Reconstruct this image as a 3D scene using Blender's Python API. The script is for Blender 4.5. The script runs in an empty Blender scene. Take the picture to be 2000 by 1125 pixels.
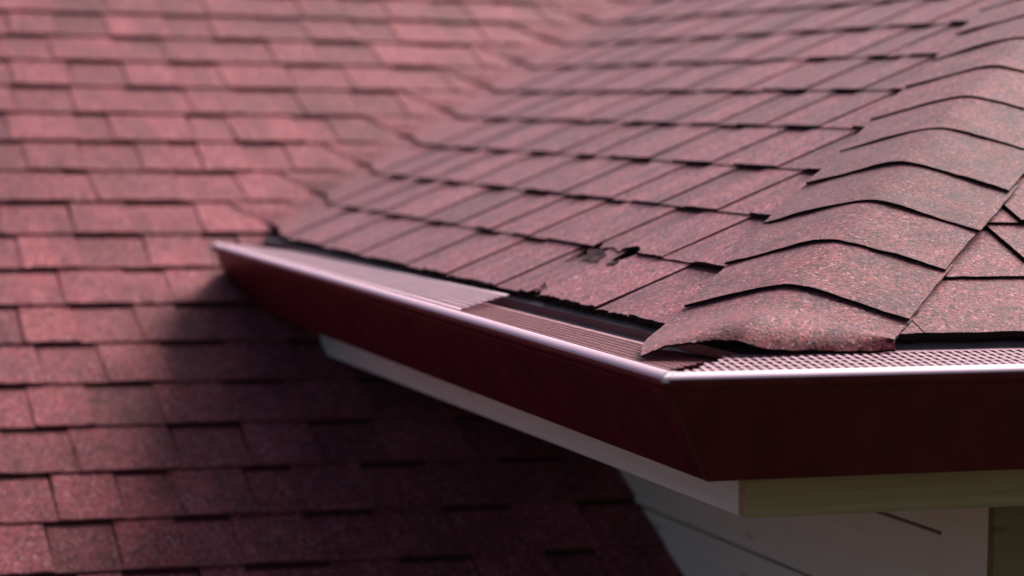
import bpy, bmesh, math, random
from mathutils import Vector, Matrix

# ------------------------------------------------------------------ camera, sky, sun, exposure
sc = bpy.context.scene
col = sc.collection
R = math.radians
random.seed(11)

CAM = Vector((-1.1249, -2.5060, 0.2514))
YAW, PIT, ROL, FPX = 0.329242, -0.072656, 0.013108, 4849.76
fwd = Vector((math.sin(YAW)*math.cos(PIT), math.cos(YAW)*math.cos(PIT), math.sin(PIT)))
rgt = Vector((math.cos(YAW), -math.sin(YAW), 0))
upv = rgt.cross(fwd)
r2 = rgt*math.cos(ROL) + upv*math.sin(ROL)
u2 = -rgt*math.sin(ROL) + upv*math.cos(ROL)
cam_data = bpy.data.cameras.new('camera')
cam = bpy.data.objects.new('camera', cam_data)
col.objects.link(cam)
M = Matrix((r2, u2, -fwd)).transposed().to_4x4()
M.translation = CAM
cam.matrix_world = M
cam_data.sensor_width = 36.0
cam_data.lens = FPX/2000*36
cam_data.clip_start = 0.05
cam_data.clip_end = 2000
cam_data.dof.use_dof = True
cam_data.dof.focus_distance = 2.93
cam_data.dof.aperture_fstop = 3.7
sc.camera = cam

SUN_TO = Vector((1.05, 0.55, 1.0)).normalized()          # towards the sun: behind the house, to the right
elev = math.asin(SUN_TO.z)
world = bpy.data.worlds.new('World')
sc.world = world
world.use_nodes = True
wn = world.node_tree.nodes
wl = world.node_tree.links
bg = wn['Background']
sky = wn.new('ShaderNodeTexSky')
sky.sky_type = 'NISHITA'
sky.sun_disc = False
sky.sun_elevation = elev
sky.sun_rotation = math.atan2(SUN_TO.x, SUN_TO.y)
sky.air_density = 0.6
sky.dust_density = 7.0
sky.ozone_density = 0.6
wl.new(sky.outputs[0], bg.inputs[0])
bg.inputs[1].default_value = 0.060

sd = bpy.data.lights.new('sun', 'SUN')
sun = bpy.data.objects.new('sun', sd)
col.objects.link(sun)
sun.rotation_euler = (-SUN_TO).to_track_quat('-Z', 'Y').to_euler()
sd.energy = 2.6
sd.angle = R(32)
sd.color = (1.0, 0.955, 0.94)

sc.view_settings.view_transform = 'Standard'
sc.view_settings.look = 'None'
sc.view_settings.exposure = 1.16
sc.view_settings.gamma = 1.0
sc.view_settings.use_curve_mapping = False

# ------------------------------------------------------------------ roof geometry constants (metres)
P = 0.417484
CP, SP, TP = math.cos(P), math.sin(P), math.tan(P)
E_ = 0.143                    # shingle exposure
YV = 2.309                    # valley meets the eave line here
TH = 0.0023                   # one layer of shingle
DECK = -0.0125                # deck below the visible shingle surface

# ------------------------------------------------------------------ materials
def nm(name):
    m = bpy.data.materials.new(name)
    m.use_nodes = True
    nt = m.node_tree
    return m, nt, nt.nodes, nt.links, nt.nodes['Principled BSDF']

def ramp(nodes, stops, interp='LINEAR'):
    r = nodes.new('ShaderNodeValToRGB')
    r.color_ramp.interpolation = interp
    el = r.color_ramp.elements
    while len(el) > 1:
        el.remove(el[-1])
    el[0].position = stops[0][0]; el[0].color = (*stops[0][1], 1)
    for p, c in stops[1:]:
        e = el.new(p); e.color = (*c, 1)
    return r

def granule_material(name, tint=(1, 1, 1), var=0.28, streak=None, blotch=1.0):
    m, nt, N, L, B = nm(name)
    geo = N.new('ShaderNodeNewGeometry')
    vo = N.new('ShaderNodeTexVoronoi'); vo.inputs['Scale'].default_value = 320
    L.new(geo.outputs['Position'], vo.inputs['Vector'])
    sep = N.new('ShaderNodeSeparateColor')
    L.new(vo.outputs['Color'], sep.inputs[0])
    cr = ramp(N, [(0.0, (0.012, 0.006, 0.009)), (0.13, (0.050, 0.013, 0.018)), (0.24, (0.215, 0.042, 0.052)),
                  (0.52, (0.320, 0.068, 0.080)), (0.68, (0.200, 0.078, 0.106)), (0.80, (0.430, 0.100, 0.078)), (0.93, (0.35, 0.150, 0.180)), (0.99, (0.62, 0.38, 0.41))])
    L.new(sep.outputs[0], cr.inputs[0])
    # blotches of browner, greyer and redder granules a hand wide
    n1 = N.new('ShaderNodeTexNoise'); n1.inputs['Scale'].default_value = 22; n1.inputs['Detail'].default_value = 5; n1.inputs['Roughness'].default_value = 0.65
    L.new(geo.outputs['Position'], n1.inputs['Vector'])
    r1 = ramp(N, [(0.36, (1-.38*blotch, 1-.38*blotch, 1-.32*blotch)), (0.50, (1, 1, 1)), (0.64, (1+.22*blotch, 1+.06*blotch, 1-.04*blotch))])
    L.new(n1.outputs[0], r1.inputs[0])
    mx = N.new('ShaderNodeMix'); mx.data_type = 'RGBA'; mx.blend_type = 'MULTIPLY'; mx.inputs[0].default_value = 1
    L.new(cr.outputs[0], mx.inputs[6]); L.new(r1.outputs[0], mx.inputs[7])
    # every shingle has its own blend
    oi = N.new('ShaderNodeObjectInfo')
    r3 = ramp(N, [(0.0, (1-var, 1-var*1.05, 1-var)), (0.35, (0.95, 0.93, 0.94)), (0.65, (1.03, 1.05, 1.07)), (1.0, (1+var*.62, 1+var*.6, 1+var*.55))])
    L.new(oi.outputs['Random'], r3.inputs[0])
    m2 = N.new('ShaderNodeMix'); m2.data_type = 'RGBA'; m2.blend_type = 'MULTIPLY'; m2.inputs[0].default_value = 1
    L.new(mx.outputs[2], m2.inputs[6]); L.new(r3.outputs[0], m2.inputs[7])
    # thin weather streaks down the slope
    m3 = N.new('ShaderNodeMix'); m3.data_type = 'RGBA'; m3.blend_type = 'MULTIPLY'; m3.inputs[0].default_value = 1
    L.new(m2.outputs[2], m3.inputs[6]); m3.inputs[7].default_value = (*tint, 1)
    if streak:
        mp = N.new('ShaderNodeMapping'); mp.inputs['Scale'].default_value = streak
        L.new(geo.outputs['Position'], mp.inputs[0])
        ns = N.new('ShaderNodeTexNoise'); ns.inputs['Scale'].default_value = 1; ns.inputs['Detail'].default_value = 4; ns.inputs['Roughness'].default_value = 0.6
        L.new(mp.outputs[0], ns.inputs['Vector'])
        rs = ramp(N, [(0.37, (0.74*tint[0], 0.74*tint[1], 0.77*tint[2])), (0.50, tint), (0.63, (1.22*tint[0], 1.28*tint[1], 1.30*tint[2]))])
        L.new(ns.outputs[0], rs.inputs[0]); L.new(rs.outputs[0], m3.inputs[7])
    L.new(m3.outputs[2], B.inputs['Base Color'])
    B.inputs['Roughness'].default_value = 0.72
    B.inputs['Specular IOR Level'].default_value = 0.22
    B.inputs['Sheen Weight'].default_value = 0.16; B.inputs['Sheen Roughness'].default_value = 0.4; B.inputs['Sheen Tint'].default_value = (1, 0.74, 0.90, 1)
    bmp = N.new('ShaderNodeBump'); bmp.inputs['Strength'].default_value = 0.75; bmp.inputs['Distance'].default_value = 0.0012
    ad = N.new('ShaderNodeMath'); ad.operation = 'MULTIPLY_ADD'
    n2 = N.new('ShaderNodeTexNoise'); n2.inputs['Scale'].default_value = 260; n2.inputs['Detail'].default_value = 3
    L.new(geo.outputs['Position'], n2.inputs['Vector'])
    L.new(sep.outputs[1], ad.inputs[0]); ad.inputs[1].default_value = 0.8; L.new(n2.outputs[0], ad.inputs[2])
    L.new(ad.outputs[0], bmp.inputs['Height'])
    L.new(bmp.outputs[0], B.inputs['Normal'])
    return m

GRAN = granule_material('granule_shingle', (0.80, 0.70, 0.79), 0.30, (5, 34, 5))
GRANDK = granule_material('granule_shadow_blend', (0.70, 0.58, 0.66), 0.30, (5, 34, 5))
GRANFAR = granule_material('granule_side_roof', (0.88, 0.67, 0.68), 0.24, (9, 4, 4), 0.35)
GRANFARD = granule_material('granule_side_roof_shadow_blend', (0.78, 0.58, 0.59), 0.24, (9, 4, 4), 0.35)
GRANCAP = granule_material('granule_cap', (0.62, 0.53, 0.57), 0.20)
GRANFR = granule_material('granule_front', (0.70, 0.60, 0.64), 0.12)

def simple(name, color, rough, spec=0.5, bump=0.0, bscale=60, vary=0.0, vscale=8, metal=0.0, coat=0.0):
    m, nt, N, L, B = nm(name)
    geo = N.new('ShaderNodeNewGeometry')
    no = N.new('ShaderNodeTexNoise'); no.inputs['Scale'].default_value = vscale; no.inputs['Detail'].default_value = 6; no.inputs['Roughness'].default_value = 0.7
    L.new(geo.outputs['Position'], no.inputs['Vector'])
    cr = ramp(N, [(0.28, tuple(c*(1-vary) for c in color)), (0.72, tuple(min(1, c*(1+vary)) for c in color))])
    L.new(no.outputs[0], cr.inputs[0]); L.new(cr.outputs[0], B.inputs['Base Color'])
    B.inputs['Roughness'].default_value = rough
    B.inputs['Specular IOR Level'].default_value = spec
    B.inputs['Metallic'].default_value = metal
    B.inputs['Coat Weight'].default_value = coat
    if bump > 0:
        n2 = N.new('ShaderNodeTexNoise'); n2.inputs['Scale'].default_value = bscale; n2.inputs['Detail'].default_value = 4
        L.new(geo.outputs['Position'], n2.inputs['Vector'])
        b = N.new('ShaderNodeBump'); b.inputs['Strength'].default_value = bump; b.inputs['Distance'].default_value = 0.001
        L.new(n2.outputs[0], b.inputs['Height']); L.new(b.outputs[0], B.inputs['Normal'])
    return m

EDGE = simple('asphalt_edge', (0.008, 0.005, 0.005), 0.9, 0.2, 0.8, 500, 0.4, 300)
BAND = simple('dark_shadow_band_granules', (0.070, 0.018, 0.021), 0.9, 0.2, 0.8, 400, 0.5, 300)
EDGE_FAR = simple('shingle_edge_brown', (0.22, 0.070, 0.075), 0.9, 0.2, 0.8, 500, 0.4, 300)
FELT = simple('roofing_felt', (0.006, 0.005, 0.005), 0.95, 0.2, 0.5, 200)
def gutter_paint():
    m, nt, N, L, B = nm('maroon_gutter_paint')
    geo = N.new('ShaderNodeNewGeometry')
    mp = N.new('ShaderNodeMapping'); mp.inputs['Scale'].default_value = (22, 22, 2.5)
    L.new(geo.outputs['Position'], mp.inputs[0])
    no = N.new('ShaderNodeTexNoise'); no.inputs['Scale'].default_value = 1; no.inputs['Detail'].default_value = 7; no.inputs['Roughness'].default_value = 0.7
    L.new(mp.outputs[0], no.inputs['Vector'])
    cr = ramp(N, [(0.36, (0.080, 0.0026, 0.0070)), (0.52, (0.108, 0.0036, 0.0095)), (0.68, (0.130, 0.010, 0.019))])
    L.new(no.outputs[0], cr.inputs[0]); L.new(cr.outputs[0], B.inputs['Base Color'])
    rr_ = ramp(N, [(0.3, (0.30,)*3), (0.7, (0.50,)*3)])
    L.new(no.outputs[0], rr_.inputs[0]); L.new(rr_.outputs[0], B.inputs['Roughness'])
    B.inputs['Specular IOR Level'].default_value = 0.24
    wv = N.new('ShaderNodeTexNoise'); wv.inputs['Scale'].default_value = 7; wv.inputs['Detail'].default_value = 1
    L.new(geo.outputs['Position'], wv.inputs['Vector'])
    b = N.new('ShaderNodeBump'); b.inputs['Strength'].default_value = 0.25; b.inputs['Distance'].default_value = 0.004
    L.new(wv.outputs[0], b.inputs['Height']); L.new(b.outputs[0], B.inputs['Normal'])
    return m
GUT = gutter_paint()
LIP = simple('lip_sky_highlight', (0.76, 0.50, 0.63), 0.40, 0.6, 0.1, 40, 0.06, 30)  # sky reflection along the maroon rim, put into the lip's base colour
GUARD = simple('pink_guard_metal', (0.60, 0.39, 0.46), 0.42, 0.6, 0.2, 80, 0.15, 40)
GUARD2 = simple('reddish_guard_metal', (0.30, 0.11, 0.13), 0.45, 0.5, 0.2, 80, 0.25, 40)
DRIP = simple('grey_drip_metal', (0.10, 0.080, 0.092), 0.4, 0.5, 0.1, 60, 0.2, 30)
TORN = simple('torn_asphalt', (0.085, 0.040, 0.044), 0.7, 0.25, 0.8, 400, 0.5, 120)
SEAL = simple('seam_sealant', (0.045, 0.010, 0.012), 0.5, 0.3, 0.5, 150, 0.8, 90)

def wood_paint(name, color, vary, stretch):
    m, nt, N, L, B = nm(name)
    geo = N.new('ShaderNodeNewGeometry')
    mp = N.new('ShaderNodeMapping'); mp.inputs['Scale'].default_value = stretch
    L.new(geo.outputs['Position'], mp.inputs[0])
    no = N.new('ShaderNodeTexNoise'); no.inputs['Scale'].default_value = 1; no.inputs['Detail'].default_value = 6; no.inputs['Roughness'].default_value = 0.65
    L.new(mp.outputs[0], no.inputs['Vector'])
    cr = ramp(N, [(0.25, tuple(c*(1-vary) for c in color)), (0.55, color), (0.8, tuple(min(1, c*(1+vary*.4)) for c in color))])
    L.new(no.outputs[0], cr.inputs[0])
    kn = N.new('ShaderNodeTexVoronoi'); kn.inputs['Scale'].default_value = 1
    mp2 = N.new('ShaderNodeMapping'); mp2.inputs['Scale'].default_value = tuple(0.35*s if s > 20 else 2.2*s for s in stretch)
    L.new(geo.outputs['Position'], mp2.inputs[0]); L.new(mp2.outputs[0], kn.inputs['Vector'])
    kr = ramp(N, [(0.04, (0.45, 0.42, 0.38)), (0.12, (1, 1, 1))])
    L.new(kn.outputs['Distance'], kr.inputs[0])
    mx = N.new('ShaderNodeMix'); mx.data_type = 'RGBA'; mx.blend_type = 'MULTIPLY'; mx.inputs[0].default_value = 0.7
    L.new(cr.outputs[0], mx.inputs[6]); L.new(kr.outputs[0], mx.inputs[7])
    L.new(mx.outputs[2], B.inputs['Base Color'])
    B.inputs['Roughness'].default_value = 0.6
    b = N.new('ShaderNodeBump'); b.inputs['Strength'].default_value = 0.35; b.inputs['Distance'].default_value = 0.001
    L.new(no.outputs[0], b.inputs['Height']); L.new(b.outputs[0], B.inputs['Normal'])
    return m

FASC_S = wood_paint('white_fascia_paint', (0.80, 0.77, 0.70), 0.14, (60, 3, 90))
FASC_F = wood_paint('yellow_fascia_wood', (0.42, 0.31, 0.15), 0.30, (3, 60, 110))  # front board: yellower and darker than the side board
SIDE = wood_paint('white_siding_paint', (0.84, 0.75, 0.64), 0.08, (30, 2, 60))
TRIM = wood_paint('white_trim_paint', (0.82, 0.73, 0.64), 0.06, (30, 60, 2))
SIDE_F = wood_paint('shaded_front_siding', (0.22, 0.155, 0.065), 0.08, (2, 30, 60))  # white siding's front face: shade and lawn bounce put into the colour
GRASS = simple('lawn', (0.048, 0.050, 0.028), 0.9, 0.2, 0.8, 30, 0.5, 3)
CONC = simple('soffit_paint', (0.5, 0.48, 0.44), 0.7, 0.3)

# ------------------------------------------------------------------ helpers
def link(name, verts, faces, mats, parent=None, fmat=None, smooth=False, kind=None):
    if parent is not None or len(verts):
        c = Vector((0, 0, 0))
        for v in verts: c += Vector(v)
        c /= max(1, len(verts))
    me = bpy.data.meshes.new(name)
    me.from_pydata([tuple(Vector(v)-c) for v in verts], [], faces)
    for m in (mats if isinstance(mats, (list, tuple)) else [mats]):
        me.materials.append(m)
    if fmat:
        me.polygons.foreach_set('material_index', fmat)
    if smooth is True:
        me.polygons.foreach_set('use_smooth', [True]*len(me.polygons))
    elif smooth:
        me.polygons.foreach_set('use_smooth', smooth)
    me.update()
    o = bpy.data.objects.new(name, me)
    col.objects.link(o)
    o.location = c
    if parent is not None:
        o.parent = parent
        o.location = c - world_loc(parent)
    if kind: o['kind'] = kind
    return o

def world_loc(o):
    v = Vector(o.location)
    while o.parent is not None:
        o = o.parent
        v += Vector(o.location)
    return v

def thing(name, label, cat, loc=(0, 0, 0), group=None):
    o = bpy.data.objects.new(name, None)
    o.empty_display_size = 0.1
    col.objects.link(o)
    o.location = loc
    o['label'] = label; o['category'] = cat
    if group: o['group'] = group
    return o

def tag(o, label, cat, group=None):
    o['label'] = label; o['category'] = cat
    if group: o['group'] = group
    return o

def box(v, f, lo, hi):
    b = len(v)
    for x in (lo[0], hi[0]):
        for y in (lo[1], hi[1]):
            for z in (lo[2], hi[2]): v.append((x, y, z))
    for q in ((0, 1, 3, 2), (4, 6, 7, 5), (0, 4, 5, 1), (2, 3, 7, 6), (0, 2, 6, 4), (1, 5, 7, 3)):
        f.append(tuple(b+i for i in q))

def smax(a, b, k):
    h = max(k-abs(a-b), 0)/k
    return max(a, b) + h*h*k*0.25

# surface functions: (along, up the slope, height above the visible shingle plane) -> world point
def S1(a, s, h):                       # left slope, facing -X; rolls over into the far roof at the valley
    x = s*CP
    over = max(0, a-YV-x)
    x += 0.026*math.exp(-((a-YV-x)/0.09)**2) - 0.36*over
    z = smax(TP*x, TP*(a-YV), 0.03)
    k = 1/CP
    return Vector((x, a, z + h*k - 0.018*over))
def S2(a, s, h):                       # front slope, facing -Y
    return Vector((a, s*CP - h*SP, s*SP + h*CP))
def SF(a, s, h):                       # far roof, facing -Y
    return Vector((a, YV + s*CP - h*SP, s*SP + h*CP))

class Pile:                            # collects many small pieces into one mesh
    def __init__(s): s.v = []; s.f = []; s.m = []
    def add(s, v, f, m):
        b = len(s.v); s.v += [tuple(p) for p in v]; s.f += [tuple(i+b for i in q) for q in f]; s.m += m

def shingle_geo(S, a0, a1, s0, s1, raised, TH=TH, n=8, rag=0.0007, bites=(), topbites=(), curl=0.0, rnd=random, lift=0.0):
    """one tab: granule top, dark cut edges. a0/a1 may be functions of s; bites = (centre, half width, depth) torn out of the lower edge"""
    fa0 = a0 if callable(a0) else (lambda s: a0)
    fa1 = a1 if callable(a1) else (lambda s: a1)
    th = TH*((1.6 if S is SF else 2) if raised else 1)
    def base(s):
        u = (s-s0)/E_
        return DECK + 0.0004 + 2*TH*max(-0.05, 1-u) - (TH-0.0032)*2 + lift*max(0, 1-u*2)
    rows = 3
    V = []; Fc = []; Mt = []
    sag = [rnd.uniform(-rag, rag) for _ in range(n+1)]
    wob = rnd.uniform(-0.0012, 0.0012)
    for lay in (1, 0):
        for j in range(rows+1):
            t = (0, 0.42, 0.785 if S is SF else 0.815, 1)[j]
            for i in range(n+1):
                q = i/n
                lo = s0 + sag[i] + wob*(q-.5)
                hi = s1
                a = fa0(lo)*(1-q) + fa1(lo)*q
                for (c, w, d) in bites:
                    x = abs(a-c)/w
                    if x < 1: lo += d*(1-x*x)**.7*(0.9+0.2*rnd.random() if j == 0 and lay else 1)
                for (c, w, d) in topbites:
                    x = abs(a-c)/w
                    if x < 1: hi -= d*(1-x*x)
                s = lo*(1-t) + hi*t
                a = fa0(s)*(1-q) + fa1(s)*q
                edge = min(q, 1-q)
                h = base(s) + (th if lay else 0)
                if lay and j == 0: h -= 0.0005
                h += curl*max(0, 1-(s-s0)/0.05)*(0.4+0.6*math.sin(q*9+a*31))
                V.append(S(a, s, h))
    w = n+1
    L2 = w*(rows+1)
    def idx(l, j, i): return l*L2 + j*w + i
    for j in range(rows):
        for i in range(n):
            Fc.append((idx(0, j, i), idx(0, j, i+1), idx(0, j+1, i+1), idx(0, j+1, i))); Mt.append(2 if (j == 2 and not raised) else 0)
    for i in range(n):
        Fc.append((idx(1, 0, i), idx(1, 0, i+1), idx(0, 0, i+1), idx(0, 0, i))); Mt.append(1)
    for j in range(rows):
        Fc.append((idx(1, j+1, 0), idx(1, j, 0), idx(0, j, 0), idx(0, j+1, 0))); Mt.append(2 if S is S1 else 1)
        Fc.append((idx(1, j, n), idx(1, j+1, n), idx(0, j+1, n), idx(0, j, n))); Mt.append(1)
    for j in range(rows):                # underside
        for i in range(n):
            Fc.append((idx(1, j, i+1), idx(1, j, i), idx(1, j+1, i), idx(1, j+1, i+1))); Mt.append(1)
    if S is S1:                          # that frame is left-handed
        Fc = [tuple(reversed(f)) for f in Fc]
    return V, Fc, Mt

def shingle(parent, mat, *a, name='shingle', **k):
    V, Fc, Mt = shingle_geo(*a, **k)
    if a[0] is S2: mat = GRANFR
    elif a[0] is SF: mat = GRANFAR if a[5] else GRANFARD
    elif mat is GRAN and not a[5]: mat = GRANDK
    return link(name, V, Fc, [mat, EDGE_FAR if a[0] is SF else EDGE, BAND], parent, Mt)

# ------------------------------------------------------------------ ground
v = []; f = []
v = [(-400, -400, -3.3), (400, -400, -3.3), (400, 400, -3.3), (-400, 400, -3.3)]
g = link('ground', v, [(0, 1, 2, 3)], GRASS); g['kind'] = 'structure'

# ------------------------------------------------------------------ far roof (the lower wing to the left)
far = thing('wing_roof', 'large red shingled roof slope filling the left, passing under the dark gutter', 'roof', (-0.6, YV, 0))
def deck_far():
    s_lo, s_hi = -13*E_, 17*E_
    v = []; f = []
    pts = []
    def pt(a, s): return SF(a, s, DECK-0.006)
    # left of the wall below the eave level, up to the valley above it
    poly = [(-3.0, s_lo), (0.438, s_lo), (0.438, -0.02), (0.0, -0.02), (17*E_*CP, s_hi), (-3.0, s_hi)]
    top = [pt(a, s) for a, s in poly]
    bot = [p - Vector((0, 0, 0.06)) for p in top]
    n = len(poly)
    f = [tuple(range(n)), tuple(range(2*n-1, n-1, -1))]
    for i in range(n): f.append((i, n+i, n+(i+1) % n, (i+1) % n))
    return link('roof_deck', top+bot, f, FELT, far)
deck_far()
FAR = {8: [(-0.248, -0.126), (-0.002, 0.11), (0.225, 0.34), (0.457, 0.562), (0.695, 0.776), (0.857, 0.967)],
 7: [(-0.264, -0.148), (-0.007, 0.102), (0.213, 0.33), (0.451, 0.548), (0.677, 0.771), (0.856, 0.94)],
 6: [(-0.413, -0.296), (-0.149, -0.039), (0.084, 0.209), (0.328, 0.466), (0.582, 0.711)],
 5: [(-0.463, -0.403), (-0.274, -0.155), (-0.044, 0.069), (0.227, 0.365), (0.482, 0.6)],
 4: [(-0.415, -0.29), (-0.162, -0.032), (0.082, 0.216), (0.347, 0.45)],
 3: [(-0.515, -0.446), (-0.298, -0.229), (-0.058, 0.034), (0.181, 0.259)],
 2: [(-0.51, -0.426), (-0.311, -0.192), (-0.119, -0.064), (0.037, 0.126)],
 1: [(-0.36, -0.305), (-0.129, -0.002)],
 0: [(-0.511, -0.373), (-0.254, -0.117)],
 -1: [(-0.576, -0.491), (-0.379, -0.248), (-0.129, -0.064)],
 -2: [(-0.553, -0.433), (-0.309, -0.226), (-0.107, 0.014)],
 -3: [(-0.606, -0.524), (-0.426, -0.308), (-0.231, -0.079)],
 -4: [(-0.656, -0.594), (-0.507, -0.394), (-0.283, -0.16), (-0.049, 0.077)],
 -5: [(-0.619, -0.541), (-0.441, -0.319), (-0.199, -0.08), (0.052, 0.177)],
 -6: [(-0.601, -0.485), (-0.319, -0.198), (-0.075, 0.045)],
 -7: [(-0.634, -0.542), (-0.435, -0.34), (-0.22, -0.136), (-0.018, 0.099)],
 -8: [(-0.567, -0.461), (-0.359, -0.269), (-0.147, -0.029), (0.087, 0.213)],
 -9: [(-0.651, -0.535), (-0.467, -0.349), (-0.274, -0.132), (-0.021, 0.099)]}
GAP = 0.0010
rest = Pile()
rr = random.Random(5)
for m in range(-13, 17):
    rec = list(FAR.get(m, []))
    right = m*E_*CP + 0.010 if m >= 0 else 0.436
    if not rec:
        rec = [(-0.4+rr.uniform(0, .1), -0.3+rr.uniform(0, .06))]
    # continue the alternation to the left and right beyond what is listed
    x = rec[0][0]
    while x > -2.9:
        x1 = x - rr.uniform(0.09, 0.17); x0 = x1 - rr.uniform(0.08, 0.14)
        rec.insert(0, (x0, x1)); x = x0
    x = rec[-1][1]
    while True:
        x0 = x + rr.uniform(0.09, 0.17); x1 = x0 + rr.uniform(0.08, 0.14)
        if x0 > right-0.05: break
        rec.append((x0, x1)); x = x1
    tabs = []
    prev = -3.0
    for (a, b) in rec:
        if a > right: break
        b = min(b, right)
        if a-prev > 0.19:                      # a long raised run is two tabs butted together
            mid = prev + (a-prev)*rr.uniform(.4, .6)
            tabs += [(prev, mid, True), (mid, a, True)]
        else:
            tabs.append((prev, a, True))
        tabs.append((a, b, False)); prev = b
    if right-prev > 0.02: tabs.append((prev, right, True))
    s0 = m*E_
    for (a, b, up) in tabs:
        if b-a < 0.012: continue
        xl = -0.66 + (m+9)*0.0165
        vis = (b > xl-0.03) and -10 <= m <= 9
        slant = rr.uniform(-0.006, 0.006)
        G2 = 0.0004
        A0 = (lambda s, a=a, k=slant, s0=s0: a+G2+k*(s-s0)/E_)
        A1 = (lambda s, b=b: b-G2)
        if m >= 0 and b > right-1e-6:          # last tab of the row: cut along the woven valley edge
            def A1(s, m=m, s0=s0):
                d = max(0, (s-s0)*CP)
                return m*E_*CP + 0.026*math.exp(-(d/0.09)**2) - 0.36*d + 0.012
        args = (SF, A0, A1, s0, s0+E_*1.16, up)
        kw = dict(TH=0.0034, n=6, rag=0.0012, curl=rr.choice((0, 0, 0.0012, 0.002)), rnd=rr)
        if vis: shingle(far, GRAN, *args, **kw)
        else: rest.add(*shingle_geo(*args, **kw))
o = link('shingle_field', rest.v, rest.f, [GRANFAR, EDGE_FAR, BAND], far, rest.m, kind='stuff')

# ------------------------------------------------------------------ hip roof (left slope, front slope, ridge caps)
hip = thing('hip_roof', 'worn red shingled hip roof corner with ridge caps and torn eave shingles', 'roof', (0, 0, 0))
NTOP = 17
sl1 = None
def deck1():
    v = []; f = []
    nn = 40
    for j in range(nn+1):
        s = 0.010 + (NTOP*E_-0.010)*j/nn
        x = s*CP
        y0, y1 = x, YV + x + 0.04
        for i in range(9):
            p = Vector((x, y0+(y1-y0)*i/8, TP*x + (DECK-0.0005)/CP))
            v.append(p)
    for j in range(nn):
        for i in range(8):
            f.append((j*9+i, (j+1)*9+i, (j+1)*9+i+1, j*9+i+1)[::-1])
    return link('roof_slope', v, f, FELT, hip)
sl1 = deck1()
sl1['label'] = 'left slope of the hip roof with torn shingles by the gutter'
def deck2():
    v = [S2(0.010, 0.010, DECK), S2(3.2, 0.010, DECK), S2(3.2+NTOP*E_*CP, NTOP*E_, DECK), S2(NTOP*E_*CP, NTOP*E_, DECK)]
    return link('roof_slope', v, [(0, 1, 2, 3)], FELT, hip)
sl2 = deck2()
sl2['label'] = 'front slope of the hip roof right of the ridge caps'

# near edges (towards the camera) of the raised tabs, read course by course
J1 = {0: [0.452, 0.690, 0.857, 1.094, 1.315, 1.432, 1.607], 1: [0.553, 0.811, 1.092, 1.277], 2: [0.672, 0.889, 1.085],
      3: [0.760, 0.999, 1.256], 4: [0.897, 1.096, 1.285, 1.492], 5: [1.018, 1.224, 1.474], 6: [1.197, 1.337], 7: [1.30], 8: [1.36], 9: [1.55]}
rr = random.Random(23)
rest = Pile()
for n in range(0, NTOP):
    s0 = n*E_
    end = YV + (n+1)*E_*CP - 0.004                 # where the course stops, laid up on the far roof past the valley
    vy = YV + n*E_*CP
    js = list(J1.get(n, [n*E_*CP + 0.42]))
    while js[-1] < vy-0.22: js.append(js[-1] + rr.uniform(0.17, 0.27))
    js = [j for j in js if j < vy-0.10]
    tabs = []
    hipside = lambda s: s*CP + 0.06
    prev = None
    for k, j in enumerate(js):
        w = rr.uniform(0.075, 0.115)
        if n == 0 and abs(j-0.690) < .01: w = 0.0
        a_prev = prev if prev is not None else hipside
        pv = prev if prev is not None else s0*CP + 0.035
        if w and j-w > pv+0.05:
            tabs.append((a_prev, j-w, True)); tabs.append((j-w, j, False))
        else:
            tabs.append((a_prev, j, not (prev is None)))
        prev = j
    if end-prev > 0.45:
        mid = vy-0.16-rr.uniform(0, .05)
        if mid-prev > .06:
            w = rr.uniform(0.07, .1)
            tabs.append((prev, mid-w, True)); tabs.append((mid-w, mid, False)); prev = mid
    tabs.append((prev, end, True))
    for (a, b, up) in tabs:
        last = (b == end)
        A0 = a if callable(a) else (lambda s, a=a: a+GAP*0.55)
        A1 = (lambda s, b=b: b-GAP*0.55)
        if last:
            A1 = lambda s, b=b, s0=s0: max(b, YV + s*CP + 0.012) if s > s0+0.9*E_ else b
        av = a if not callable(a) else s0*CP
        bites = []; tb = []
        nseg = 8
        rag = 0.0010
        if n == 0:
            nseg = 14; rag = 0.0022
            if av < 0.857 < b+0.2 or av < .70 < b:
                tb = [(0.812, 0.026, 0.050), (0.672, 0.030, 0.052)]
                nseg = 26
            if abs(b-0.690) < .01: bites = [(0.700, 0.022, 0.014)]
            if abs(av-0.690) < .01: bites = [(0.690, 0.030, 0.020)]
            rag = 0.0026 if b < 1.0 else 0.0016
        if n == 1:
            if av < 0.81 and b > 0.66: bites = [(0.676, 0.034, 0.016), (0.812, 0.026, 0.013), (0.75, 0.03, 0.006)]; nseg = 30; rag = 0.0016
        if last: nseg = 22
        args = (S1, A0, A1, s0, s0+E_*(1.16 if not (n == 0) else 1.16), up)
        kw = dict(n=nseg, rag=rag, bites=bites, topbites=tb, rnd=rr, curl=rr.choice((0, 0, 0.0010)))
        if n <= 10:
            shingle(sl1, GRANFAR if last else GRAN, *args, **kw)
        else:
            rest.add(*shingle_geo(*args, **kw))
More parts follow.
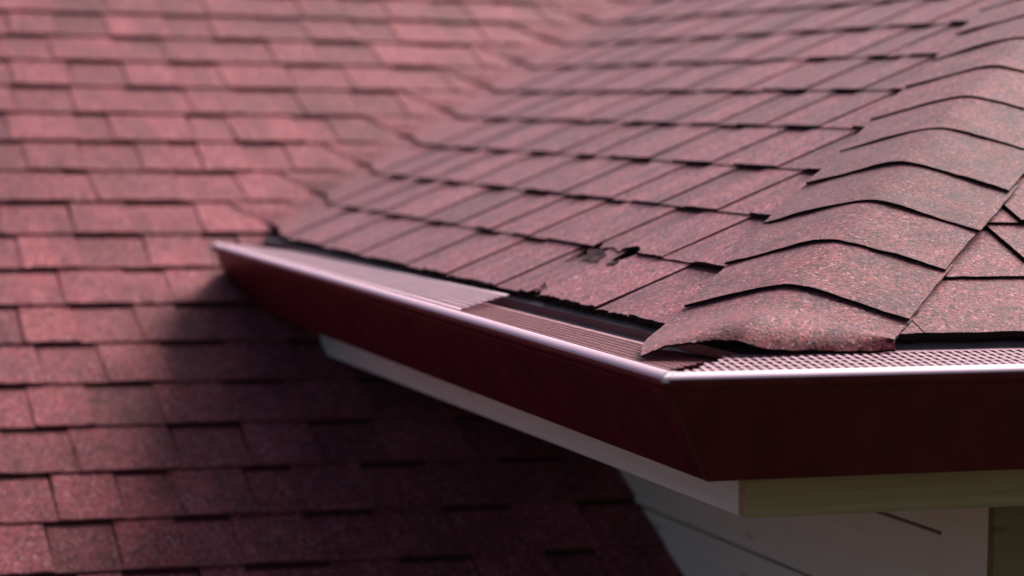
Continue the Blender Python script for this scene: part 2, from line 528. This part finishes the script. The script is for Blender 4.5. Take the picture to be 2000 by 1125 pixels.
# front slope
J2 = {0: [0.226, 0.62, 0.74], 1: [0.452, 0.60], 2: [0.50, 0.62], 3: [0.66], 4: [0.80], 5: [0.9], 6: [1.0]}
for n in range(0, NTOP):
    s0 = n*E_
    js = list(J2.get(n, [n*E_*CP+0.3]))
    end = 3.2 + s0*CP
    while js[-1] < end-0.25: js.append(js[-1] + rr.uniform(0.09, 0.2))
    js.append(end)
    prev = None
    for k, j in enumerate(js):
        a = prev if prev is not None else (lambda s: s*CP+0.06)
        av = prev if prev is not None else s0*CP
        A0 = a if callable(a) else (lambda s, a=a: a+GAP)
        A1 = (lambda s, b=j: b-GAP)
        up = (k % 2 == 1) if n != 0 else (k != 2)
        args = (S2, A0, A1, s0, s0+E_*1.16, up)
        kw = dict(TH=0.0044, n=20 if n < 2 else 8, rag=0.0018 if n < 2 else 0.001, rnd=rr)
        if av < 1.45+s0 and n <= 8: shingle(sl2, GRAN, *args, **kw)
        else: rest.add(*shingle_geo(*args, **kw))
        prev = j
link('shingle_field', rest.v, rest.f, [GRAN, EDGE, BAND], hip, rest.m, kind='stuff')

# starter strips: a ragged black under-layer at both eaves
rr = random.Random(3)
def starter(S, a0, a1, n):
    v = []; f = []
    for i in range(n+1):
        a = a0+(a1-a0)*i/n
        lo = 0.004 + rr.uniform(-0.002, 0.002)
        for (s, h) in ((lo, DECK+0.0062), (lo+0.001, DECK-0.0015+rr.uniform(-.001, .001)), (0.09, DECK-0.0008), (0.09, DECK+0.0008)):
            v.append(S(a, s, h))
    for i in range(n):
        for k in range(4):
            f.append((i*4+k, i*4+(k+1) % 4, (i+1)*4+(k+1) % 4, (i+1)*4+k))
    return link('starter_strip', v, f, EDGE, hip)
starter(S1, 0.12, YV-0.01, 260)
starter(S2, 0.12, 3.2, 260)

# torn flaps of asphalt hanging in the holes
def flap(c_a, c_s, la, ls, rise, seed, mat, tilt=0.0):
    """a ragged scrap of shingle, thin and slightly curled"""
    rn = random.Random(seed)
    m = 18
    ring = [rn.uniform(0.55, 1.1) for _ in range(m)]
    v = []; f = []
    for lay in (1, 0):
        for r_ in (1.0, 0.6, 0.0):
            for k in range(m if r_ else 1):
                an = 2*math.pi*k/m
                q = ring[k]*r_ if r_ else 0
                p, t = math.cos(an)*q, math.sin(an)*q
                a = c_a + la*p; s = c_s + ls*t + tilt*p
                h = -0.0045 + rise*(0.5+0.5*t)**2*(0.6+0.4*math.sin(3*p+seed)) + 0.0006*math.sin(9*p+5*t) + (0.0012 if lay else 0)
                v.append(S1(a, s, h))
    B_ = 2*m+1
    for k in range(m):
        k2 = (k+1) % m
        f += [(k2, k, m+k, m+k2), (m+k2, m+k, 2*m), (B_+k, B_+k2, B_+m+k2, B_+m+k), (B_+m+k, B_+m+k2, B_+2*m), (k, k2, B_+k2, B_+k)]
    return link('torn_flap', v, f, mat, hip)
flap(0.745, 0.116, 0.046, 0.016, 0.007, 1, TORN, 0.004)['label'] = 'dark curled flap of torn asphalt'
flap(0.655, 0.110, 0.016, 0.009, 0.004, 4, TORN)
flap(0.712, 0.016, 0.030, 0.010, 0.005, 2, GRANDK, 0.004)
flap(0.780, 0.128, 0.018, 0.007, 0.006, 6, GRANDK)

# ridge caps along the hip
hd = Vector((1, 1, TP)).normalized()
o1 = (Vector((0, 1, 0)) - hd*hd.y).normalized()
o2 = (Vector((1, 0, 0)) - hd*hd.x).normalized()
Am = (o2-o1)/2; Bm = (o1+o2)/2
n1 = Vector((-SP, 0, CP)); n2 = Vector((0, -SP, CP))
T0, EC, WC = 0.1617, 0.15086, 0.145
RR = 0.024
def CAPS(s, v, h):
    p = hd*s + Am*v + Bm*math.sqrt(v*v+RR*RR)
    t = max(-1, min(1, v/0.05))
    nn = (n1*(1-t)*.5 + n2*(1+t)*.5).normalized()
    return p + nn*h
def cap_mesh(name, fn, nv=28, ns=10, mat=GRANCAP, thick=0.0040, rag=0.0012, seed=0):
    rn = random.Random(seed)
    v = []; f = []; m = []; sm = []
    jag = [rn.uniform(-rag, rag) for _ in range(nv+1)]
    ends = [rn.uniform(-0.0008, 0.0008) for _ in range(ns+1)]
    for lay in (1, 0):
        for j in range(ns+1):
            for i in range(nv+1):
                v.append(fn(j/ns, i/nv*2-1, lay, jag[i] if j == 0 else 0, ends[j] if i in (0, nv) else 0))
    w = nv+1; B_ = w*(ns+1)
    for j in range(ns):
        for i in range(nv):
            f.append((j*w+i, j*w+i+1, (j+1)*w+i+1, (j+1)*w+i)); m.append(0); sm.append(True)
            f.append((B_+j*w+i, B_+(j+1)*w+i, B_+(j+1)*w+i+1, B_+j*w+i+1)); m.append(1); sm.append(True)
    rim = [i for i in range(nv)] + [j*w+nv for j in range(ns)] + [ns*w+nv-i for i in range(nv)] + [(ns-j)*w for j in range(ns)]
    b0 = len(v)                                    # cut edges get corners of their own, so that they stay crisp
    for k in rim: v += [v[k], v[B_+k]]
    nr = len(rim)
    for k in range(nr):
        k2 = (k+1) % nr
        f.append((b0+2*k+1, b0+2*k2+1, b0+2*k2, b0+2*k)); m.append(1); sm.append(False)
    return link(name, v, f, [mat, EDGE], hip, m, smooth=sm)
rr = random.Random(9)
NC = 16
for k in range(NC):
    s0 = T0 + k*EC + rr.uniform(-.004, .004)
    tw = rr.uniform(-0.007, 0.007); wl_ = WC + rr.uniform(-.004, .004); sh = rr.uniform(-.003, .003)
    hf = 0.0108 + rr.uniform(-.0008, .001)
    def fn(t, v, lay, jag, endj, s0=s0, tw=tw, wl_=wl_, sh=sh, hf=hf):
        L_ = EC*1.22
        s = s0 + jag + t*L_ + tw*v*(1-t)
        # the cap is bent: its legs reach the slope and the crown lifts a little at the exposed end
        h = hf + (0.0068-hf)*t + (0 if lay else -0.0030)
        h += 0.0010*math.sin(7.1*v+s0*40)*math.sin(9*t+s0*17)*(1-t)
        return CAPS(s, v*wl_ + sh + endj, h)
    cap_mesh('ridge_cap', fn, seed=k)
# lowest cap: slumped over the corner, its left tip resting on the gutter guard
FE = [(-1.0, (-0.1195, 0.0013, -0.0175)), (-0.7, (-0.088, 0.0053, -0.0065)), (-0.4, (-0.052, -0.003, -0.0025)), (-0.15, (-0.031, -0.012, 0.0008)),
      (0.03, (-0.0120, -0.028, 0.0000)), (0.24, (0.0200, -0.033, -0.0095)), (0.5, (0.083, -0.027, -0.0128)), (0.8, (0.134, -0.026, -0.0140)), (1.0, (0.178, -0.022, -0.0142))]
def fe(v):
    for (a, p), (b, q_) in zip(FE[:-1], FE[1:]):
        if v <= b+1e-9:
            t = (v-a)/(b-a); t = t*t*(3-2*t)*.5 + t*.5
            return Vector(p)*(1-t) + Vector(q_)*t
    return Vector(FE[-1][1])
def fn0(t, v, lay, jag, endj):
    sA = 0.105
    if t > 0.5:
        s = sA + (t-.5)*2*0.105
        h = 0.0070 + (0.0030-0.0070)*(t-.5)*2 + (0 if lay else -0.0042)
        return CAPS(s, v*WC+endj, h)
    e = 1-t*2                                     # 0 where regular, 1 at the slumped edge
    F_ = fe(v)
    P0 = CAPS(sA, v*WC, 0.0070)
    d0 = -(CAPS(sA+.02, v*WC, 0.0062)-P0)/.02      # keeps its direction at first, then falls
    L_ = (F_-P0).length
    c1 = P0 + d0*L_*0.36 + Vector((0, 0, 0.003))
    c2 = F_ + Vector((0, 0, 1))*L_*(0.04 + 0.10*max(0, min(1, (v+.8)/.8)) + 0.05*max(0, min(1, v/.3))) + (P0-F_)*0.20
    b = ((1-e)**3)*P0 + 3*(1-e)**2*e*c1 + 3*(1-e)*e*e*c2 + e**3*F_
    b += hd*jag*1.5
    if not lay:
        b += Vector((0.0015, 0.0015, -0.0042+0.0016*e))
    return b
cap_mesh('ridge_cap', fn0, nv=44, ns=26, seed=77, rag=0.0016)['label'] = 'lowest ridge cap slumped over the corner onto the gutter'

# drip edge under the eave shingles
def drip(S, a0, a1, run):
    prof = [(0.060, DECK-0.0012), (0.004, DECK-0.0012)]
    v = []; f = []
    prof_xz = [(0.055, 0.055*TP-0.0160), (-0.001, -0.0150), (-0.006, -0.0165), (-0.0055, -0.0275), (-0.010, -0.0300), (-0.0045, -0.0290), (0.000, -0.0185), (0.055, 0.055*TP-0.0175)]
    for a in (a0, a1):
        for (x, z) in prof_xz:
            v.append((x, a if a != a0 else x, z) if run == 1 else ((a if a != a0 else x), x, z))
    n = len(prof_xz)
    for i in range(n):
        f.append((i, (i+1) % n, n+(i+1) % n, n+i))
    return link('drip_edge', v, f, DRIP, hip)
drip(S1, -0.01, YV+0.02, 1)
drip(S2, -0.01, 3.2, 2)

# ------------------------------------------------------------------ gutter
gut = thing('gutter', 'dark maroon metal gutter wrapping the roof corner with a sky highlight painted on its lip', 'gutter', (-0.07, -0.07, -0.148))
PROF = [(-0.012, -0.034), (-0.012, -0.148), (0.066, -0.148), (0.0695, -0.1465), (0.074, -0.140), (0.098, -0.105), (0.120, -0.074), (0.137, -0.050), (0.1415, -0.043), (0.1435, -0.0385)]
INNER = [(d-0.0012 if i > 2 else d+0.0012, z+0.0012 if i in (1, 2, 3) else z) for i, (d, z) in enumerate(PROF)]
def sweep(name, prof, run, far_end, mat, closed, smooth=True, parent=gut, nseg=1):
    """run 1: along +Y from the mitre at the corner; run 2: along +X"""
    v = []; f = []
    n = len(prof)
    for k in range(nseg+1):
        for (d, z) in prof:
            fe_ = far_end
            if run == 1 and name == 'gutter_trough':      # cut to the slope of the side roof behind the end of the lip
                fe_ = max(1.6, min(YV + (z+0.01)/TP + 0.03, far_end + (0.1435-d)*3))
            a = -d + (fe_+d)*k/nseg
            v.append((-d, a, z + TILT*(a+0.155)) if run == 1 else (a, -d, z))
    for k in range(nseg):
        for i in range(n if closed else n-1):
            q_ = (k*n+i, k*n+(i+1) % n, (k+1)*n+(i+1) % n, (k+1)*n+i)
            f.append(q_ if run == 2 else q_[::-1])
    return link(name, v, f, mat, parent, smooth=smooth)
PC = PROF + INNER[::-1]
G_END = 2.085
TILT = 0.0046                    # the left run falls slightly towards the corner
for run, end in ((1, G_END), (2, 3.2)):
    t = sweep('gutter_trough', PC, run, end, GUT, True, smooth=False)
    roll = [(0.1435, -0.0390), (0.1490, -0.0378), (0.1535, -0.0335), (0.1552, -0.0285), (0.1545, -0.0265), (0.1440, -0.0265), (0.1420, -0.0310)]
    sweep('gutter_roll', roll, run, end, GUT, True)
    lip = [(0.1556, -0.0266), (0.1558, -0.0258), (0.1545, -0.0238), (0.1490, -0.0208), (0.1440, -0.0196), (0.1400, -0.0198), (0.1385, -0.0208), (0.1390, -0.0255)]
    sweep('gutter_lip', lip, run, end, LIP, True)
cap_pts = [(-d, max(1.6, min(YV + (z+0.01)/TP + 0.03, G_END + (0.1435-d)*3))-0.001, z + TILT*(G_END+0.155)) for d, z in PROF]
link('end_cap', cap_pts + [(x, y+0.0015, z) for x, y, z in cap_pts], [tuple(range(len(cap_pts)-1, -1, -1)), tuple(range(len(cap_pts), 2*len(cap_pts)))], GUT, gut)
# mitred corner: thin folded strip with old sealant
v = []; f = []
rr = random.Random(2)
pp = [(0.1560, -0.0300), (0.1450, -0.0385)] + [(d+0.0007, z-0.0003) for d, z in PROF[9:2:-1]]
pts = []
for (a, b) in zip(pp[:-1], pp[1:]):
    for k in range(6):
        pts.append((a[0]+(b[0]-a[0])*k/6, a[1]+(b[1]-a[1])*k/6))
for (d, z) in pts:
    w = rr.uniform(0.0008, 0.0026)
    v += [(-d+0.0002, -d+w, z), (-d-0.0010, -d-0.0010, z), (-d+w, -d+0.0002, z)]
for i in range(len(pts)-1):
    f += [(i*3, i*3+1, i*3+4, i*3+3), (i*3+1, i*3+2, i*3+5, i*3+4)]
link('corner_seam', v, f, SEAL, gut)
v = []; f = []
for (d, z) in [(0.1566, -0.0290), (0.1566, -0.0255), (0.1550, -0.0230), (0.1492, -0.0196), (0.1440, -0.0184)]:
    v += [(-d+0.0002, -d+0.007, z), (-d-.0002, -d-.0002, z), (-d+0.007, -d+0.0002, z)]
for i in range(4):
    f += [(i*3, i*3+1, i*3+4, i*3+3), (i*3+1, i*3+2, i*3+5, i*3+4)]
link('lip_clip', v, f, simple('clip_metal', (0.5, 0.40, 0.45), 0.4), gut)

# gutter guards: perforated metal strips, built hole by hole
def guard(name, label, run, a0, a1, w_out, w_in, z_out, z_in, t_in=0.0, skew0=0.0, skew1=0.0, rows=5, pitch=0.0112, mat=GUARD):
    v = []; f = []
    th = 0.0011
    def pt(a, q, dz):
        d = w_out + (w_in-w_out)*q
        zo = z_out + (TILT*(a+0.155) if run == 1 else 0)
        z = zo + (z_in + t_in*a - zo)*q + dz
        return (-d, a, z) if run == 1 else (a, -d, z)
    def sk(q): return a0 + skew0*q, a1 + skew1*q
    def bar(c):                       # c: four (a, q) corners
        b = len(v)
        for dz in (0, -th):
            for (a, q) in c: v.append(pt(a, q, dz))
        n = 4
        f.append((b, b+1, b+2, b+3)); f.append((b+7, b+6, b+5, b+4))
        for i in range(4): f.append((b+i, b+4+i, b+4+(i+1) % 4, b+(i+1) % 4))
    edges = [0.0, 0.055] + [0.055 + (0.90-0.055)*k/rows for k in range(1, rows)] + [0.90, 1.0]
    # outer and inner solid borders, and the bars between rows
    hb = 0.008 if run == 1 else 0.016
    for k in range(len(edges)):
        if k == 0:
            q0, q1 = 0.0, 0.055
        elif k == 1: continue
        elif k == len(edges)-1:
            q0, q1 = 0.90, 1.0
        elif k == len(edges)-2: continue
        else:
            q0, q1 = edges[k]-hb, edges[k]+hb
        bar([(sk(q0)[0], q0), (sk(q0)[1], q0), (sk(q1)[1], q1), (sk(q1)[0], q1)])
    for k in range(rows):
        q0 = edges[k+1]+(hb if k > 0 else 0); q1 = edges[k+2]-(hb if k < rows-1 else 0)
        lo, hi = sk((q0+q1)/2)
        a = lo + (0.5*pitch if k % 2 else 0)
        bw = 0.0021 if run == 2 else 0.0014
        while a < hi:
            bar([(a-bw-.0006, q0-.004), (a+bw+.0006, q0-.004), (a+bw+.0022, q1+.004), (a-bw+.0022, q1+.004)])
            a += pitch
    o = link(name, v, f, mat)
    tag(o, label, 'gutter guard', 'perforated guards over the gutter')
    return o
guard('gutter_guard', 'pale pink perforated guard strip along the left gutter, ending near the valley', 1, 0.600, 2.03, 0.137, 0.006, -0.0185, -0.0020, t_in=-0.0105, skew0=0.180, rows=7)
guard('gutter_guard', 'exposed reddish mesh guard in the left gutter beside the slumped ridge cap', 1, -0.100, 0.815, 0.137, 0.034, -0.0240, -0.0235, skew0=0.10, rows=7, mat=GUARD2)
guard('gutter_guard', 'pink mesh guard along the front gutter under the right eave', 2, -0.130, 3.1, 0.137, 0.009, -0.0225, -0.0165, skew0=0.118, mat=simple('dusty_pink_guard_metal', (0.46, 0.26, 0.32), 0.45, 0.5, 0.2, 80, 0.25, 40))

# ------------------------------------------------------------------ fascia boards and soffit
v = []; f = []
def fascia(run, end, mat, label):
    v = []; f = []
    x0, x1, z0, z1 = 0.0155, 0.0345, -0.2045, -0.020
    if run == 1: box(v, f, (x0, x0+0.0010, z0), (x1, end, z1))
    else: box(v, f, (x0+0.0015, x0, z0), (end, x1-.0005, z1-.0007))
    if run == 1: v = [(x, (y if y > 0.1 else x0+0.0195+.0008), z) for x, y, z in v]
    o = link('fascia_board', v, f, mat)
    bv = o.modifiers.new('bevel', 'BEVEL'); bv.width = 0.0015; bv.segments = 2
    tag(o, label, 'fascia board', 'boards behind the gutter')
    return o
fascia(1, YV+0.05, FASC_S, 'white painted fascia board under the long left gutter run')
fascia(2, 3.2, FASC_F, 'yellow wooden fascia board under the front gutter')
v = []; f = []
box(v, f, (0.035, 0.035, -0.196), (0.46, 2.5, -0.186))
box(v, f, (0.461, 0.035, -0.196), (3.2, 0.21, -0.186))
tag(link('soffit', v, f, CONC), 'shaded boarded soffit between fascia and wall', 'soffit')

# ------------------------------------------------------------------ house wall with lapped siding
wall = thing('house_wall', 'white clapboard house wall under the eave with a corner board', 'wall', (0.44, 0.19, -3.3))
WX, WY = 0.44, 0.19
v = []; f = []
box(v, f, (WX+0.016, WY+0.016, -3.3), (3.3, 4.0, -0.197))
link('wall_core', v, f, simple('wall_sheathing', (0.12, 0.10, 0.08), 0.9), wall)
ZL = -0.168
for k in range(24):
    zt = ZL - k*0.128; zb = zt - 0.128
    if zb < -3.28: break
    t = min(zt, -0.1975)
    # -X face: wedge-shaped board, thick at its lower edge
    v = [(WX-0.005, WY+0.118, zb+0.007), (WX-0.005, 2.62, zb+0.007), (WX+0.0155, 2.62, zb+0.007), (WX+0.0155, WY+0.118, zb+0.007),
         (WX+0.000, WY+0.118, t), (WX+0.000, 2.62, t), (WX+0.0155, 2.62, t), (WX+0.0155, WY+0.118, t)]
    f = [(0, 1, 5, 4)[::-1], (0, 3, 2, 1)[::-1], (4, 5, 6, 7)[::-1], (1, 2, 6, 5)[::-1], (0, 4, 7, 3)[::-1], (3, 7, 6, 2)[::-1]]
    link('clapboard', v, f, SIDE, wall)
    v2 = [(3.3 if abs(y-2.62) < .01 else WX+0.032, x-WX+WY, z) for (x, y, z) in v]
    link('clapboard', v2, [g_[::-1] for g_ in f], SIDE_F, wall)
v = []; f = []
box(v, f, (WX-0.016, WY-0.0005, -3.3), (WX+0.014, WY+0.1165, -0.1975))
o = link('corner_board', v, f, TRIM, wall)
v = []; f = []
box(v, f, (WX-0.0155, WY-0.016, -3.3), (WX+0.030, WY-0.0010, -0.198))
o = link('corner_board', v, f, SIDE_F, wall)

# wing wall far below the side roof, so the roof stands on something
v = []; f = []
box(v, f, (-2.8, YV-13*E_*CP+0.35, -3.3), (0.43, 4.2, -13*E_*SP-0.05))
tag(link('wing_wall', v, f, SIDE), 'plain wall of the wing below the side roof', 'wall')
